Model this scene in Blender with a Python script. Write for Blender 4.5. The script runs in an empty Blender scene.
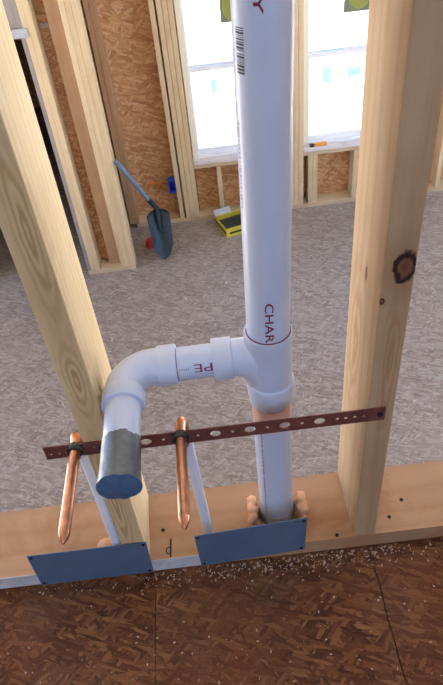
import bpy, bmesh, math, random
from mathutils import Vector, Matrix, noise
random.seed(7)
SC = bpy.context.scene
COL = SC.collection

# ------------------------------------------------------------------ camera
FPX = 620.0
CX, CY = 221.5, 342.5                       # picture centre of a 443 x 685 frame
NX, NY = 301.0 - CX, 1010.0 - CY            # where plumb lines meet, from the centre
RR = math.hypot(NX, NY)
TH = math.atan(FPX / RR)                    # downward pitch
DN2 = (NX / RR, NY / RR)
RT2 = (DN2[1], -DN2[0])
CAM = Vector((0.0, -0.567, 1.071))
FW = Vector((0, math.cos(TH), -math.sin(TH)))
DNV = Vector((0, -math.sin(TH), -math.cos(TH)))
XV = Vector((1, 0, 0))


def ray(x, y):
    px, py = x - CX, y - CY
    u = px * RT2[0] + py * RT2[1]
    v = px * DN2[0] + py * DN2[1]
    return XV * u + FW * FPX + DNV * v


def atz(x, y, z):
    r = ray(x, y)
    return CAM + r * ((z - CAM.z) / r.z)


def aty(x, y, Y):
    r = ray(x, y)
    return CAM + r * ((Y - CAM.y) / r.y)


cam_d = bpy.data.cameras.new('camera')
cam = bpy.data.objects.new('camera', cam_d)
COL.objects.link(cam)
cam_d.sensor_fit = 'VERTICAL'
cam_d.sensor_height = 36.0
cam_d.sensor_width = 36.0
cam_d.lens = 36.0 * FPX / 685.0
cam_d.clip_start = 0.02
cx = XV * RT2[0] + DNV * DN2[0]
cyv = -(XV * RT2[1] + DNV * DN2[1])
cz = -FW
m = Matrix((cx, cyv, cz)).transposed().to_4x4()
m.translation = CAM
cam.matrix_world = m
SC.camera = cam

# ------------------------------------------------------------------ light
world = bpy.data.worlds.new('sky')
SC.world = world
world.use_nodes = True
wn = world.node_tree.nodes
bg = wn.get('Background') or wn.new('ShaderNodeBackground')
bg.inputs[0].default_value = (0.36, 0.56, 1.0, 1)
bg.inputs[1].default_value = 2.2
sun_d = bpy.data.lights.new('sun', 'SUN')
sun = bpy.data.objects.new('sun', sun_d)
COL.objects.link(sun)
sun_d.energy = 19.0
sun_d.color = (1.0, 0.93, 0.80)
sun_d.angle = math.radians(0.6)
sun.rotation_euler = Vector((0.13, 0.03, -0.99)).to_track_quat('-Z', 'Y').to_euler()


def portal(name, loc, direction, sx, sy):
    ld = bpy.data.lights.new(name, 'AREA')
    ld.shape = 'RECTANGLE'
    ld.size = sx
    ld.size_y = sy
    ld.cycles.is_portal = True
    o = bpy.data.objects.new(name, ld)
    COL.objects.link(o)
    o.location = loc
    o.rotation_euler = Vector(direction).to_track_quat('-Z', 'Z').to_euler()


vs = SC.view_settings
vs.view_transform = 'Standard'
vs.look = 'None'
vs.gamma = 1.0
vs.exposure = 0.36
vs.use_curve_mapping = False

# ------------------------------------------------------------------ mesh helpers
WLOC = {}


def link(o, parent=None, at=Vector((0, 0, 0))):
    COL.objects.link(o)
    if parent is not None:
        o.parent = parent
        o.location = at - WLOC[parent.name]
    else:
        o.location = at
    WLOC[o.name] = Vector(at)
    return o


def tag(o, label=None, cat=None, group=None, kind=None):
    if label:
        o['label'] = label
    if cat:
        o['category'] = cat
    if group:
        o['group'] = group
    if kind:
        o['kind'] = kind
    return o


def empty(name, at, label=None, cat=None, group=None, kind=None):
    o = bpy.data.objects.new(name, None)
    o.empty_display_size = 0.05
    link(o, None, Vector(at))
    return tag(o, label, cat, group, kind)


def obj(name, vf, mat, parent=None, smooth=False, angle=35, origin=None):
    """vf = (verts, faces) in world space, linked as one mesh object"""
    V, Fc = vf
    V = [Vector(v) for v in V]
    lo = Vector((min(v[i] for v in V) for i in range(3)))
    hi = Vector((max(v[i] for v in V) for i in range(3)))
    c = Vector(origin) if origin is not None else Vector(((lo.x + hi.x) / 2, (lo.y + hi.y) / 2, lo.z if parent is None else (lo.z + hi.z) / 2))
    me = bpy.data.meshes.new(name)
    me.from_pydata([v - c for v in V], [], Fc)
    me.update()
    bm = bmesh.new()
    bm.from_mesh(me)
    bmesh.ops.recalc_face_normals(bm, faces=bm.faces)
    bm.to_mesh(me)
    bm.free()
    if smooth:
        me.polygons.foreach_set('use_smooth', [True] * len(me.polygons))
        me.set_sharp_from_angle(angle=math.radians(angle))
    me.materials.append(mat)
    o = bpy.data.objects.new(name, me)
    return link(o, parent, c)


def join(*parts):
    V, Fc = [], []
    for v, f in parts:
        n = len(V)
        V += [Vector(p) for p in v]
        Fc += [tuple(i + n for i in q) for q in f]
    return V, Fc


def box(x0, x1, y0, y1, z0, z1, bev=0.0):
    bm = bmesh.new()
    bmesh.ops.create_cube(bm, size=1.0)
    for v in bm.verts:
        v.co = Vector(((x0 + x1) / 2 + v.co.x * (x1 - x0), (y0 + y1) / 2 + v.co.y * (y1 - y0), (z0 + z1) / 2 + v.co.z * (z1 - z0)))
    if bev:
        bmesh.ops.bevel(bm, geom=list(bm.edges), offset=bev, segments=2, profile=0.6, affect='EDGES')
    bm.verts.index_update()
    r = [v.co.copy() for v in bm.verts], [tuple(v.index for v in f.verts) for f in bm.faces]
    bm.free()
    return r


def xform(vf, mat):
    return [mat @ Vector(v) for v in vf[0]], vf[1]


def sweep(path, radii, segs=32, cap=True, squash=None):
    """a tube along a list of points, a radius at each point"""
    P = [Vector(p) for p in path]
    n = len(P)
    V, Fc = [], []
    up = None
    for i in range(n):
        a = P[max(i - 1, 0)]
        b = P[min(i + 1, n - 1)]
        t = b - a
        k = 1
        while t.length < 1e-9:
            k += 1
            t = P[min(i + k, n - 1)] - P[max(i - k, 0)]
        t.normalize()
        if up is None:
            up = Vector((0, 0, 1)) if abs(t.z) < 0.9 else Vector((0, -1, 0))
        side = t.cross(up).normalized()
        up = side.cross(t).normalized()
        r = radii[i] if hasattr(radii, '__len__') else radii
        for j in range(segs):
            an = 2 * math.pi * j / segs
            V.append(P[i] + side * (r * math.cos(an)) + up * (r * math.sin(an)))
    for i in range(n - 1):
        for j in range(segs):
            k = (j + 1) % segs
            Fc.append((i * segs + j, i * segs + k, (i + 1) * segs + k, (i + 1) * segs + j))
    if cap:
        Fc.append(tuple(range(segs))[::-1])
        Fc.append(tuple((n - 1) * segs + j for j in range(segs)))
    return V, Fc


def lathe_z(x, y, prof, segs=48):
    return sweep([(x, y, z) for z, r in prof], [r for z, r in prof], segs)


def curve_plate(name, outer, holes, thick):
    """flat plate with holes in the XY plane -> (verts, faces)"""
    cu = bpy.data.curves.new(name, 'CURVE')
    cu.dimensions = '2D'
    cu.fill_mode = 'BOTH'
    cu.extrude = thick / 2
    for poly in [outer] + holes:
        s = cu.splines.new('POLY')
        s.points.add(len(poly) - 1)
        for p, q in zip(s.points, poly):
            p.co = (q[0], q[1], 0, 1)
        s.use_cyclic_u = True
    o = bpy.data.objects.new(name, cu)
    COL.objects.link(o)
    bpy.context.view_layer.update()
    me = bpy.data.meshes.new_from_object(o.evaluated_get(bpy.context.evaluated_depsgraph_get()))
    r = [v.co.copy() for v in me.vertices], [tuple(p.vertices) for p in me.polygons]
    bpy.data.objects.remove(o)
    bpy.data.curves.remove(cu)
    bpy.data.meshes.remove(me)
    return r


def text_mesh(s, res=3, bold=0.0):
    cu = bpy.data.curves.new('lettering', 'FONT')
    cu.body = s
    cu.size = 1.0
    cu.resolution_u = res
    cu.offset = bold
    o = bpy.data.objects.new('lettering', cu)
    COL.objects.link(o)
    bpy.context.view_layer.update()
    me = bpy.data.meshes.new_from_object(o.evaluated_get(bpy.context.evaluated_depsgraph_get()))
    bm = bmesh.new()
    bm.from_mesh(me)
    bmesh.ops.triangulate(bm, faces=bm.faces)
    bmesh.ops.subdivide_edges(bm, edges=[e for e in bm.edges if e.calc_length() > 0.2], cuts=2)
    bmesh.ops.triangulate(bm, faces=bm.faces)
    bm.verts.index_update()
    r = [v.co.copy() for v in bm.verts], [tuple(v.index for v in f.verts) for f in bm.faces]
    bm.free()
    bpy.data.objects.remove(o)
    bpy.data.curves.remove(cu)
    bpy.data.meshes.remove(me)
    w = max(v.x for v in r[0]) - min(v.x for v in r[0])
    x0 = min(v.x for v in r[0])
    h = max(v.y for v in r[0])
    return [Vector(((v.x - x0) / w, v.y / h, 0)) for v in r[0]], r[1]


def circ(x, y, rx, ry=None, n=20):
    ry = ry or rx
    return [(x + rx * math.cos(2 * math.pi * i / n), y + ry * math.sin(2 * math.pi * i / n)) for i in range(n)]


# ------------------------------------------------------------------ materials
def newmat(name):
    mt = bpy.data.materials.new(name)
    mt.use_nodes = True
    nt = mt.node_tree
    return mt, nt, nt.nodes['Principled BSDF']


def N(nt, typ, **kw):
    n = nt.nodes.new(typ)
    for k, v in kw.items():
        setattr(n, k, v)
    return n


def ramp(nt, fac, stops, interp='LINEAR'):
    r = N(nt, 'ShaderNodeValToRGB')
    cr = r.color_ramp
    cr.interpolation = interp
    while len(cr.elements) < len(stops):
        cr.elements.new(0.5)
    for e, (p, c) in zip(cr.elements, stops):
        e.position = p
        e.color = (*c, 1)
    nt.links.new(fac, r.inputs[0])
    return r.outputs[0]


def mixc(nt, fac, a, b, mode='MIX'):
    mx = N(nt, 'ShaderNodeMix', data_type='RGBA', blend_type=mode)
    for s, v in ((mx.inputs[0], fac), (mx.inputs[6], a), (mx.inputs[7], b)):
        if hasattr(v, 'is_linked'):
            nt.links.new(v, s)
        elif isinstance(v, (int, float)):
            s.default_value = v
        else:
            s.default_value = (*v, 1)
    return mx.outputs[2]


def math_(nt, op, a, b=None, clamp=False):
    n = N(nt, 'ShaderNodeMath', operation=op, use_clamp=clamp)
    for i, v in enumerate((a, b)):
        if v is None:
            continue
        if hasattr(v, 'is_linked'):
            nt.links.new(v, n.inputs[i])
        else:
            n.inputs[i].default_value = v
    return n.outputs[0]


def vmath(nt, op, a, b):
    n = N(nt, 'ShaderNodeVectorMath', operation=op)
    for i, v in enumerate((a, b)):
        if hasattr(v, 'is_linked'):
            nt.links.new(v, n.inputs[i])
        else:
            n.inputs[i].default_value = v
    return n.outputs['Value'] if op in ('LENGTH', 'DISTANCE') else n.outputs[0]


def noise_(nt, vec, scale, detail=4, rough=0.55, dist=0.0):
    n = N(nt, 'ShaderNodeTexNoise')
    n.inputs['Scale'].default_value = scale
    n.inputs['Detail'].default_value = detail
    n.inputs['Roughness'].default_value = rough
    n.inputs['Distortion'].default_value = dist
    if vec is not None:
        nt.links.new(vec, n.inputs['Vector'])
    return n


def bump(nt, bsdf, h, strength=0.3, dist=0.002):
    b = N(nt, 'ShaderNodeBump')
    b.inputs['Strength'].default_value = strength
    b.inputs['Distance'].default_value = dist
    nt.links.new(h, b.inputs['Height'])
    nt.links.new(b.outputs[0], bsdf.inputs['Normal'])


def wood(name, light, dark, axis='Z', rough=0.62, knots=(), swirls=(), ring=1.0, stain=None, seed=0.0):
    """sawn softwood: grain runs along `axis` of the object"""
    mt, nt, bs = newmat(name)
    tc = N(nt, 'ShaderNodeTexCoord')
    oi = N(nt, 'ShaderNodeObjectInfo')
    off = vmath(nt, 'MULTIPLY', oi.outputs['Location'], (3.1, 2.3, 1.7))
    co = vmath(nt, 'ADD', tc.outputs['Object'], off)
    co = vmath(nt, 'ADD', co, (seed, seed * 1.7, seed * 0.6))
    sc = {'X': (0.05, 1, 1), 'Y': (1, 0.05, 1), 'Z': (1, 1, 0.05)}[axis]
    g = vmath(nt, 'MULTIPLY', co, sc)
    warp = noise_(nt, g, 9.0, 2, 0.5)
    wv = vmath(nt, 'MULTIPLY', warp.outputs['Color'], (0.06, 0.06, 0.06))
    gd = vmath(nt, 'ADD', g, wv)
    # growth rings
    w = N(nt, 'ShaderNodeTexWave', wave_type='RINGS', rings_direction=axis, wave_profile='SIN')
    w.inputs['Scale'].default_value = 15.0 * ring
    w.inputs['Distortion'].default_value = 5.0
    w.inputs['Detail'].default_value = 2.0
    w.inputs['Detail Scale'].default_value = 1.2
    nt.links.new(gd, w.inputs['Vector'])
    fine = noise_(nt, gd, 260.0, 3, 0.6)
    big = noise_(nt, co, 5.0, 3, 0.6)
    rf = math_(nt, 'POWER', w.outputs['Fac'], 2.2)
    mixf = math_(nt, 'ADD', math_(nt, 'MULTIPLY', rf, 0.30), math_(nt, 'MULTIPLY', fine.outputs['Fac'], 0.40))
    c = ramp(nt, mixf, [(0.05, light), (0.45, tuple(0.7 * a + 0.3 * b for a, b in zip(light, dark))), (0.95, dark)])
    c = mixc(nt, math_(nt, 'MULTIPLY', ramp(nt, big.outputs['Fac'], [(0.42, (0, 0, 0)), (0.7, (1, 1, 1))]), 0.35), c, dark)
    if stain is not None:
        st = noise_(nt, co, 7.0, 5, 0.65, 0.6)
        c = mixc(nt, math_(nt, 'MULTIPLY', ramp(nt, st.outputs['Fac'], [(0.47, (0, 0, 0)), (0.66, (1, 1, 1))]), 0.75), c, stain)
    for kx, ky, kz, kr, elong in swirls:        # flat-sawn flame figure
        d = vmath(nt, 'SUBTRACT', tc.outputs['Object'], (kx, ky, kz))
        d = vmath(nt, 'MULTIPLY', d, (1, 0.25, 1 / elong))
        nz = noise_(nt, vmath(nt, 'MULTIPLY', tc.outputs['Object'], (1, 1, 0.3)), 70.0, 3)
        L = math_(nt, 'ADD', vmath(nt, 'LENGTH', d, (0, 0, 0)), math_(nt, 'MULTIPLY', math_(nt, 'SUBTRACT', nz.outputs['Fac'], 0.5), kr * 0.9))
        L = math_(nt, 'DIVIDE', L, kr)
        rg = math_(nt, 'POWER', math_(nt, 'ABSOLUTE', math_(nt, 'SINE', math_(nt, 'MULTIPLY', L, 4.6))), 2.0)
        fall = ramp(nt, math_(nt, 'MULTIPLY', L, 0.4), [(0.2, (1, 1, 1)), (1.0, (0, 0, 0))])
        c = mixc(nt, math_(nt, 'MULTIPLY', math_(nt, 'MULTIPLY', rg, fall), 0.75), c, (0.42, 0.22, 0.085))
    for kx, ky, kz, kr, elong in knots:
        d = vmath(nt, 'SUBTRACT', tc.outputs['Object'], (kx, ky, kz))
        es = {'X': (1 / elong, 1, 1), 'Y': (1, 1 / elong, 1), 'Z': (1, 1, 1 / elong)}[axis]
        d = vmath(nt, 'MULTIPLY', d, es)
        nz = noise_(nt, tc.outputs['Object'], 90.0, 2)
        L = vmath(nt, 'LENGTH', d, (0, 0, 0))
        L = math_(nt, 'ADD', L, math_(nt, 'MULTIPLY', math_(nt, 'SUBTRACT', nz.outputs['Fac'], 0.5), kr * 0.6))
        L = math_(nt, 'DIVIDE', L, kr)
        kc = ramp(nt, L, [(0.0, (0.13, 0.05, 0.02)), (0.45, (0.24, 0.10, 0.045)), (0.66, (0.030, 0.012, 0.008)), (0.9, (0.035, 0.014, 0.008)), (1.0, (0.20, 0.09, 0.04))])
        f = ramp(nt, L, [(0.85, (1, 1, 1)), (1.0, (0.5, 0.5, 0.5)), (1.0, (0.0, 0.0, 0.0))])
        r = f.node.color_ramp
        r.elements[1].position = 0.92
        r.elements[2].position = 1.0
        L2 = math_(nt, 'MULTIPLY', L, 0.4)
        halo = ramp(nt, L2, [(0.3, (1, 1, 1)), (1.0, (0, 0, 0))])
        c = mixc(nt, math_(nt, 'MULTIPLY', halo, 0.6), c, dark)
        c = mixc(nt, f, c, kc)
    nt.links.new(c, bs.inputs['Base Color'])
    bs.inputs['Roughness'].default_value = rough
    bs.inputs['Specular IOR Level'].default_value = 0.3
    bump(nt, bs, mixf, 0.18, 0.0015)
    return mt


def osb(name, cols, plane='XY', strand=(0.085, 0.020), rough=0.6, edge=0.35, spec=0.3, dust=None, relief=0.35, tints=()):
    """oriented strand board: layers of long chips lying at different angles"""
    mt, nt, bs = newmat(name)
    tc = N(nt, 'ShaderNodeTexCoord')
    gm = N(nt, 'ShaderNodeNewGeometry')
    src = gm.outputs['Position']
    sep = N(nt, 'ShaderNodeSeparateXYZ')
    nt.links.new(src, sep.inputs[0])
    cmb = N(nt, 'ShaderNodeCombineXYZ')
    a, b = plane
    nt.links.new(sep.outputs[a], cmb.inputs[0])
    nt.links.new(sep.outputs[b], cmb.inputs[1])
    P = cmb.outputs[0]
    wob = noise_(nt, P, 1.0 / strand[1] * 0.5, 3, 0.6)
    wv = vmath(nt, 'MULTIPLY', vmath(nt, 'SUBTRACT', wob.outputs['Color'], (0.5, 0.5, 0.5)), (strand[1] * 0.7,) * 3)
    P2 = vmath(nt, 'ADD', P, wv)
    col = None
    hgt = None
    for i, ang in enumerate((0.15, 1.25, 2.2, 0.75, -0.35)):
        mp = N(nt, 'ShaderNodeMapping', vector_type='TEXTURE')
        mp.inputs['Location'].default_value = (0.37 * i, 0.71 * i, 0)
        mp.inputs['Rotation'].default_value = (0, 0, ang)
        k = 1.0 - 0.09 * i
        mp.inputs['Scale'].default_value = (strand[0] * k, strand[1] * k, 1)
        nt.links.new(P2, mp.inputs['Vector'])
        vo = N(nt, 'ShaderNodeTexVoronoi', voronoi_dimensions='2D', feature='F1')
        vo.inputs['Scale'].default_value = 1.0
        nt.links.new(mp.outputs[0], vo.inputs['Vector'])
        ve = N(nt, 'ShaderNodeTexVoronoi', voronoi_dimensions='2D', feature='DISTANCE_TO_EDGE')
        nt.links.new(mp.outputs[0], ve.inputs['Vector'])
        ve.inputs['Scale'].default_value = 1.0
        sp = N(nt, 'ShaderNodeSeparateColor')
        nt.links.new(vo.outputs['Color'], sp.inputs[0])
        gn = noise_(nt, mp.outputs[0], 1.0, 3, 0.6)
        gs = vmath(nt, 'MULTIPLY', mp.outputs[0], (0.7, 7.0, 1))
        nt.links.new(gs, gn.inputs['Vector'])
        v = math_(nt, 'ADD', math_(nt, 'MULTIPLY', sp.outputs[0], 0.72), math_(nt, 'MULTIPLY', gn.outputs['Fac'], 0.28))
        ci = ramp(nt, v, cols)
        ed = ramp(nt, ve.outputs['Distance'], [(0.0, (1 - edge,) * 3), (0.09, (1, 1, 1))])
        ci = mixc(nt, 1.0, ci, ed, 'MULTIPLY')
        hi = math_(nt, 'ADD', math_(nt, 'MULTIPLY', sp.outputs[2], 0.6), math_(nt, 'MULTIPLY', ramp(nt, ve.outputs['Distance'], [(0, (0, 0, 0)), (0.1, (1, 1, 1))]), 0.4))
        if col is None:
            col, hgt = ci, hi
        else:
            sel = math_(nt, 'GREATER_THAN', sp.outputs[1], 0.52)
            col = mixc(nt, sel, col, ci)
            mh = N(nt, 'ShaderNodeMix', data_type='FLOAT')
            nt.links.new(sel, mh.inputs[0])
            nt.links.new(hgt, mh.inputs[2])
            nt.links.new(hi, mh.inputs[3])
            hgt = mh.outputs[0]
    if dust is not None:
        dn = noise_(nt, P, 3.0, 6, 0.7)
        col = mixc(nt, math_(nt, 'MULTIPLY', ramp(nt, dn.outputs['Fac'], [(0.4, (0, 0, 0)), (0.75, (1, 1, 1))]), dust[0]), col, dust[1])
    for i, t_ in enumerate(tints):            # grey dust film, red-stained areas
        dn = noise_(nt, vmath(nt, 'ADD', P, (3.3 * i + 0.7, 1.9 * i, 0)), 4.5, 7, 0.72, 0.4)
        col = mixc(nt, math_(nt, 'MULTIPLY', ramp(nt, dn.outputs['Fac'], [(0.45, (0, 0, 0)), (0.70, (1, 1, 1))]), 0.4), col, t_)
    if tints:
        fn = noise_(nt, P, 420.0, 4, 0.7)
        col = mixc(nt, 0.55, col, ramp(nt, fn.outputs['Fac'], [(0.3, (0.25, 0.25, 0.25)), (0.7, (1, 1, 1))]), 'MULTIPLY')
    nt.links.new(col, bs.inputs['Base Color'])
    bs.inputs['Roughness'].default_value = rough
    bs.inputs['Specular IOR Level'].default_value = spec
    bump(nt, bs, hgt, relief, 0.0012)
    return mt


def plain(name, color, rough=0.5, metal=0.0, spec=0.5, mottle=0.0, scale=40.0, bumpy=0.0, coat=0.0):
    mt, nt, bs = newmat(name)
    bs.inputs['Base Color'].default_value = (*color, 1)
    bs.inputs['Roughness'].default_value = rough
    bs.inputs['Metallic'].default_value = metal
    bs.inputs['Specular IOR Level'].default_value = spec
    bs.inputs['Coat Weight'].default_value = coat
    if mottle or bumpy:
        tc = N(nt, 'ShaderNodeTexCoord')
        nz = noise_(nt, tc.outputs['Object'], scale, 5, 0.6)
        if mottle:
            c2 = tuple(max(0, c * (1 - mottle)) for c in color)
            nt.links.new(ramp(nt, nz.outputs['Fac'], [(0.3, c2), (0.65, color)]), bs.inputs['Base Color'])
        if bumpy:
            bump(nt, bs, nz.outputs['Fac'], bumpy, 0.001)
    return mt


M_STUD_L = wood('stud_pine_knotty', (0.84, 0.65, 0.36), (0.54, 0.33, 0.14), 'Z', ring=1.3, seed=0.4,
                swirls=[(0.004, -0.07, 0.47, 0.008, 5.0), (0.008, -0.07, 0.70, 0.008, 9.0), (-0.004, -0.07, 0.20, 0.008, 12.0), (0.0, -0.07, 1.05, 0.008, 9.0)])
M_STUD_R = wood('stud_pine_with_knot', (0.60, 0.42, 0.235), (0.36, 0.20, 0.09), 'Z', ring=0.9, seed=1.1,
                knots=[(0.006, -0.07, 0.592, 0.0155, 1.6), (-0.0165, -0.07, 0.545, 0.0035, 1.5), (-0.019, -0.005, 0.540, 0.004, 3.0)], swirls=[(0.004, -0.07, 0.44, 0.008, 10.0), (-0.019, 0.02, 0.40, 0.006, 14.0)])
M_PLATE = wood('plate_pine_stained', (0.54, 0.33, 0.19), (0.36, 0.18, 0.085), 'X', ring=0.5, seed=2.0, stain=(0.40, 0.175, 0.065))
M_FAR_WOOD = wood('framing_pine', (0.76, 0.58, 0.33), (0.52, 0.34, 0.16), 'Z', ring=1.0, seed=3.0)
M_FAR_WOOD_X = wood('framing_pine_flat', (0.68, 0.51, 0.31), (0.46, 0.30, 0.15), 'X', ring=1.0, seed=4.0)
M_FAR_BROWN = wood('framing_brown', (0.50, 0.31, 0.16), (0.36, 0.19, 0.09), 'Z', ring=1.0, seed=5.0)
M_GREY_WOOD = wood('framing_grey', (0.36, 0.30, 0.25), (0.24, 0.19, 0.15), 'Z', ring=1.0, seed=6.0)  # grey-brown timber of the door trimmer and header
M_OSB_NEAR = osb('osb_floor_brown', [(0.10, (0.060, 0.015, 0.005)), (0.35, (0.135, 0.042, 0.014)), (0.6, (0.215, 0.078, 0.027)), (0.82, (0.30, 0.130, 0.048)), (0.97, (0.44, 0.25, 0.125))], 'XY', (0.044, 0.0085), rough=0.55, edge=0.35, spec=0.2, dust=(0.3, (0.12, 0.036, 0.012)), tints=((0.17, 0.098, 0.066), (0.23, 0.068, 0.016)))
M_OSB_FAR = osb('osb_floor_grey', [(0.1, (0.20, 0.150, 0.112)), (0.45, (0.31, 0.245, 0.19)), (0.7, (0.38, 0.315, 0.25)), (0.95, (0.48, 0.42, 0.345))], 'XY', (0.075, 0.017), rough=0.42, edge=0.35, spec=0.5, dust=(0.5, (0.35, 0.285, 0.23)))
M_OSB_WALL = osb('osb_sheathing', [(0.1, (0.46, 0.205, 0.075)), (0.45, (0.62, 0.335, 0.145)), (0.7, (0.70, 0.41, 0.195)), (0.95, (0.78, 0.52, 0.29))], 'XZ', (0.11, 0.026), rough=0.6, edge=0.28)
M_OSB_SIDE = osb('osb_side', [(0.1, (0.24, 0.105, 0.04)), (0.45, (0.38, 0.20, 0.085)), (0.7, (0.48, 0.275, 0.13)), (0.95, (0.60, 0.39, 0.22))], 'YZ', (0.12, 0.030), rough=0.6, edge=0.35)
M_GAP = plain('dark_joint', (0.06, 0.035, 0.025), 0.9)
M_PVC = plain('white_pvc', (0.64, 0.71, 0.87), 0.30, spec=0.5, mottle=0.04, scale=14)
M_PRIMER = plain('purple_primer', (0.18, 0.035, 0.09), 0.5)
M_RED_INK = plain('red_ink', (0.24, 0.015, 0.075), 0.6)
M_DIM_INK = plain('faded_ink', (0.40, 0.36, 0.55), 0.6)
M_BLACK_INK = plain('black_ink', (0.02, 0.02, 0.022), 0.6)
M_BAR_INK = plain('barcode_ink', (0.07, 0.075, 0.07), 0.6)
M_TAPE = plain('silver_tape', (0.17, 0.19, 0.20), 0.36, metal=0.55, bumpy=0.25, scale=120, mottle=0.25)
M_TAPE_SKY_TINT = plain('tape_sky_reflection', (0.085, 0.18, 0.32), 0.4, metal=0.2, bumpy=0.25, scale=90, mottle=0.2)  # same tape, with the blue sky reflection put into its end colour
M_COPPER = plain('copper', (0.74, 0.35, 0.20), 0.30, metal=1.0, mottle=0.4, scale=60)
M_SOLDER = plain('tarnished_solder', (0.10, 0.11, 0.085), 0.4, metal=0.6, mottle=0.6, scale=180, bumpy=0.5)
M_STRAP = plain('brown_coated_steel', (0.25, 0.088, 0.068), 0.42, metal=0.25, mottle=0.25, scale=70)
M_FOOT_BAND = plain('grey_foot_band', (0.52, 0.52, 0.48), 0.5)
M_PEX = plain('white_pex', (0.86, 0.90, 0.96), 0.3)
M_CRIMP = plain('steel_crimp', (0.45, 0.45, 0.46), 0.35, metal=0.9)
M_STEEL = plain('galvanised_steel', (0.135, 0.225, 0.36), 0.45, metal=0.25, mottle=0.15, scale=25)
M_NAIL = plain('dark_nail', (0.03, 0.025, 0.025), 0.5, metal=0.6)
M_FOAM = plain('orange_foam', (0.95, 0.53, 0.30), 0.55, mottle=0.2, scale=150, bumpy=0.6)
M_WHITE = plain('white_paint', (0.72, 0.73, 0.74), 0.6, mottle=0.3, scale=30)
M_TRIM = plain('grey_trim', (0.50, 0.48, 0.46), 0.6, mottle=0.2, scale=20)
M_VINYL = plain('white_vinyl', (0.88, 0.88, 0.86), 0.4)
M_JAMB = plain('cream_jamb', (0.88, 0.80, 0.62), 0.45)
M_SILL = plain('window_sill_wood', (0.80, 0.72, 0.66), 0.55, mottle=0.15, scale=20)
M_TEAL = plain('teal_shovel', (0.012, 0.034, 0.040), 0.42, mottle=0.4, scale=25)
M_HANDLE = plain('blue_grey_handle', (0.20, 0.27, 0.34), 0.35, mottle=0.3, scale=15)
M_YELLOW = plain('yellow_card', (0.70, 0.58, 0.05), 0.5, mottle=0.15, scale=20)
M_BLACKP = plain('black_card', (0.02, 0.025, 0.025), 0.45)
M_BLUE = plain('blue_box_plastic', (0.02, 0.07, 0.50), 0.4)
M_ORANGE = plain('orange_plastic', (0.80, 0.32, 0.05), 0.5)
M_RED = plain('red_plastic', (0.45, 0.03, 0.02), 0.4)
M_GROUND = plain('pale_ground', (0.78, 0.75, 0.70), 0.9, mottle=0.08, scale=1.5)
M_CEIL = plain('ceiling_board', (0.64, 0.63, 0.62), 0.8, mottle=0.1, scale=3)
M_BOUNCE_WALL = plain('pale_grey_board', (0.66, 0.67, 0.70), 0.8, mottle=0.06, scale=3)  # neutral grey for unseen landing walls, picked to bounce blue sky light
M_STK_G = plain('sticker_grey', (0.25, 0.26, 0.22), 0.6)
M_STK_Y = plain('sticker_yellow', (0.80, 0.78, 0.20), 0.6)
M_STK_B = plain('sticker_blue', (0.50, 0.68, 0.85), 0.6)


def film(name, tint):
    mt, nt, bs = newmat(name)
    t_ = N(nt, 'ShaderNodeBsdfTransparent')
    t_.inputs[0].default_value = (*tint, 1)
    d_ = N(nt, 'ShaderNodeBsdfDiffuse')
    d_.inputs[0].default_value = (*[c * 0.8 for c in tint], 1)
    mx_ = N(nt, 'ShaderNodeMixShader')
    mx_.inputs[0].default_value = 0.35
    nt.nodes.remove(bs)
    nt.links.new(t_.outputs[0], mx_.inputs[1])
    nt.links.new(d_.outputs[0], mx_.inputs[2])
    nt.links.new(mx_.outputs[0], nt.nodes['Material Output'].inputs['Surface'])
    return mt


M_STK_G = film('sticker_grey', (0.26, 0.28, 0.22))
M_STK_Y = film('sticker_yellow', (0.75, 0.75, 0.25))
M_STK_B = film('sticker_blue', (0.47, 0.62, 0.68))
M_SHAV = plain('pale_shavings', (0.62, 0.47, 0.38), 0.8, mottle=0.3, scale=60)

# primer-smeared lower pipe: purple-orange wipe under the fitting
M_PVC_LOW, nt, bs = newmat('white_pvc_primed')
tc = N(nt, 'ShaderNodeTexCoord')
gm = N(nt, 'ShaderNodeNewGeometry')
sp = N(nt, 'ShaderNodeSeparateXYZ')
nt.links.new(gm.outputs['Position'], sp.inputs[0])
nz = noise_(nt, gm.outputs['Position'], 60, 3)
h = math_(nt, 'ADD', sp.outputs[2], math_(nt, 'MULTIPLY', nz.outputs['Fac'], 0.030))
f = ramp(nt, math_(nt, 'MULTIPLY', math_(nt, 'SUBTRACT', h, 0.30), 10.0), [(0.18, (0, 0, 0)), (0.42, (1, 1, 1))])
nt.links.new(mixc(nt, f, (0.64, 0.71, 0.87), (0.80, 0.48, 0.36)), bs.inputs['Base Color'])
bs.inputs['Roughness'].default_value = 0.3

# thin window glass: clear with a mirror-like film
M_GLASS, nt, bs = newmat('window_glass')
nt.nodes.remove(bs)
tr = N(nt, 'ShaderNodeBsdfTransparent')
tr.inputs[0].default_value = (0.95, 0.97, 0.97, 1)
gl = N(nt, 'ShaderNodeBsdfGlossy')
gl.inputs['Roughness'].default_value = 0.02
fr = N(nt, 'ShaderNodeFresnel')
fr.inputs[0].default_value = 1.45
ms = N(nt, 'ShaderNodeMixShader')
nt.links.new(fr.outputs[0], ms.inputs[0])
nt.links.new(tr.outputs[0], ms.inputs[1])
nt.links.new(gl.outputs[0], ms.inputs[2])
nt.links.new(ms.outputs[0], nt.nodes['Material Output'].inputs['Surface'])

# ------------------------------------------------------------------ the setting
ZF = -1.874          # lower room's floor (the landing we stand on is 0)
YB = 4.265           # inner side of the window wall framing
YP = 3.63            # front of the short partition wall on the left
ZC = 2.45            # ceiling
XL, XR = -3.2, 3.4
YD = 7.4             # back of the unlit room behind the doorway
YN = -3.2            # landing's open rear edge

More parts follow.
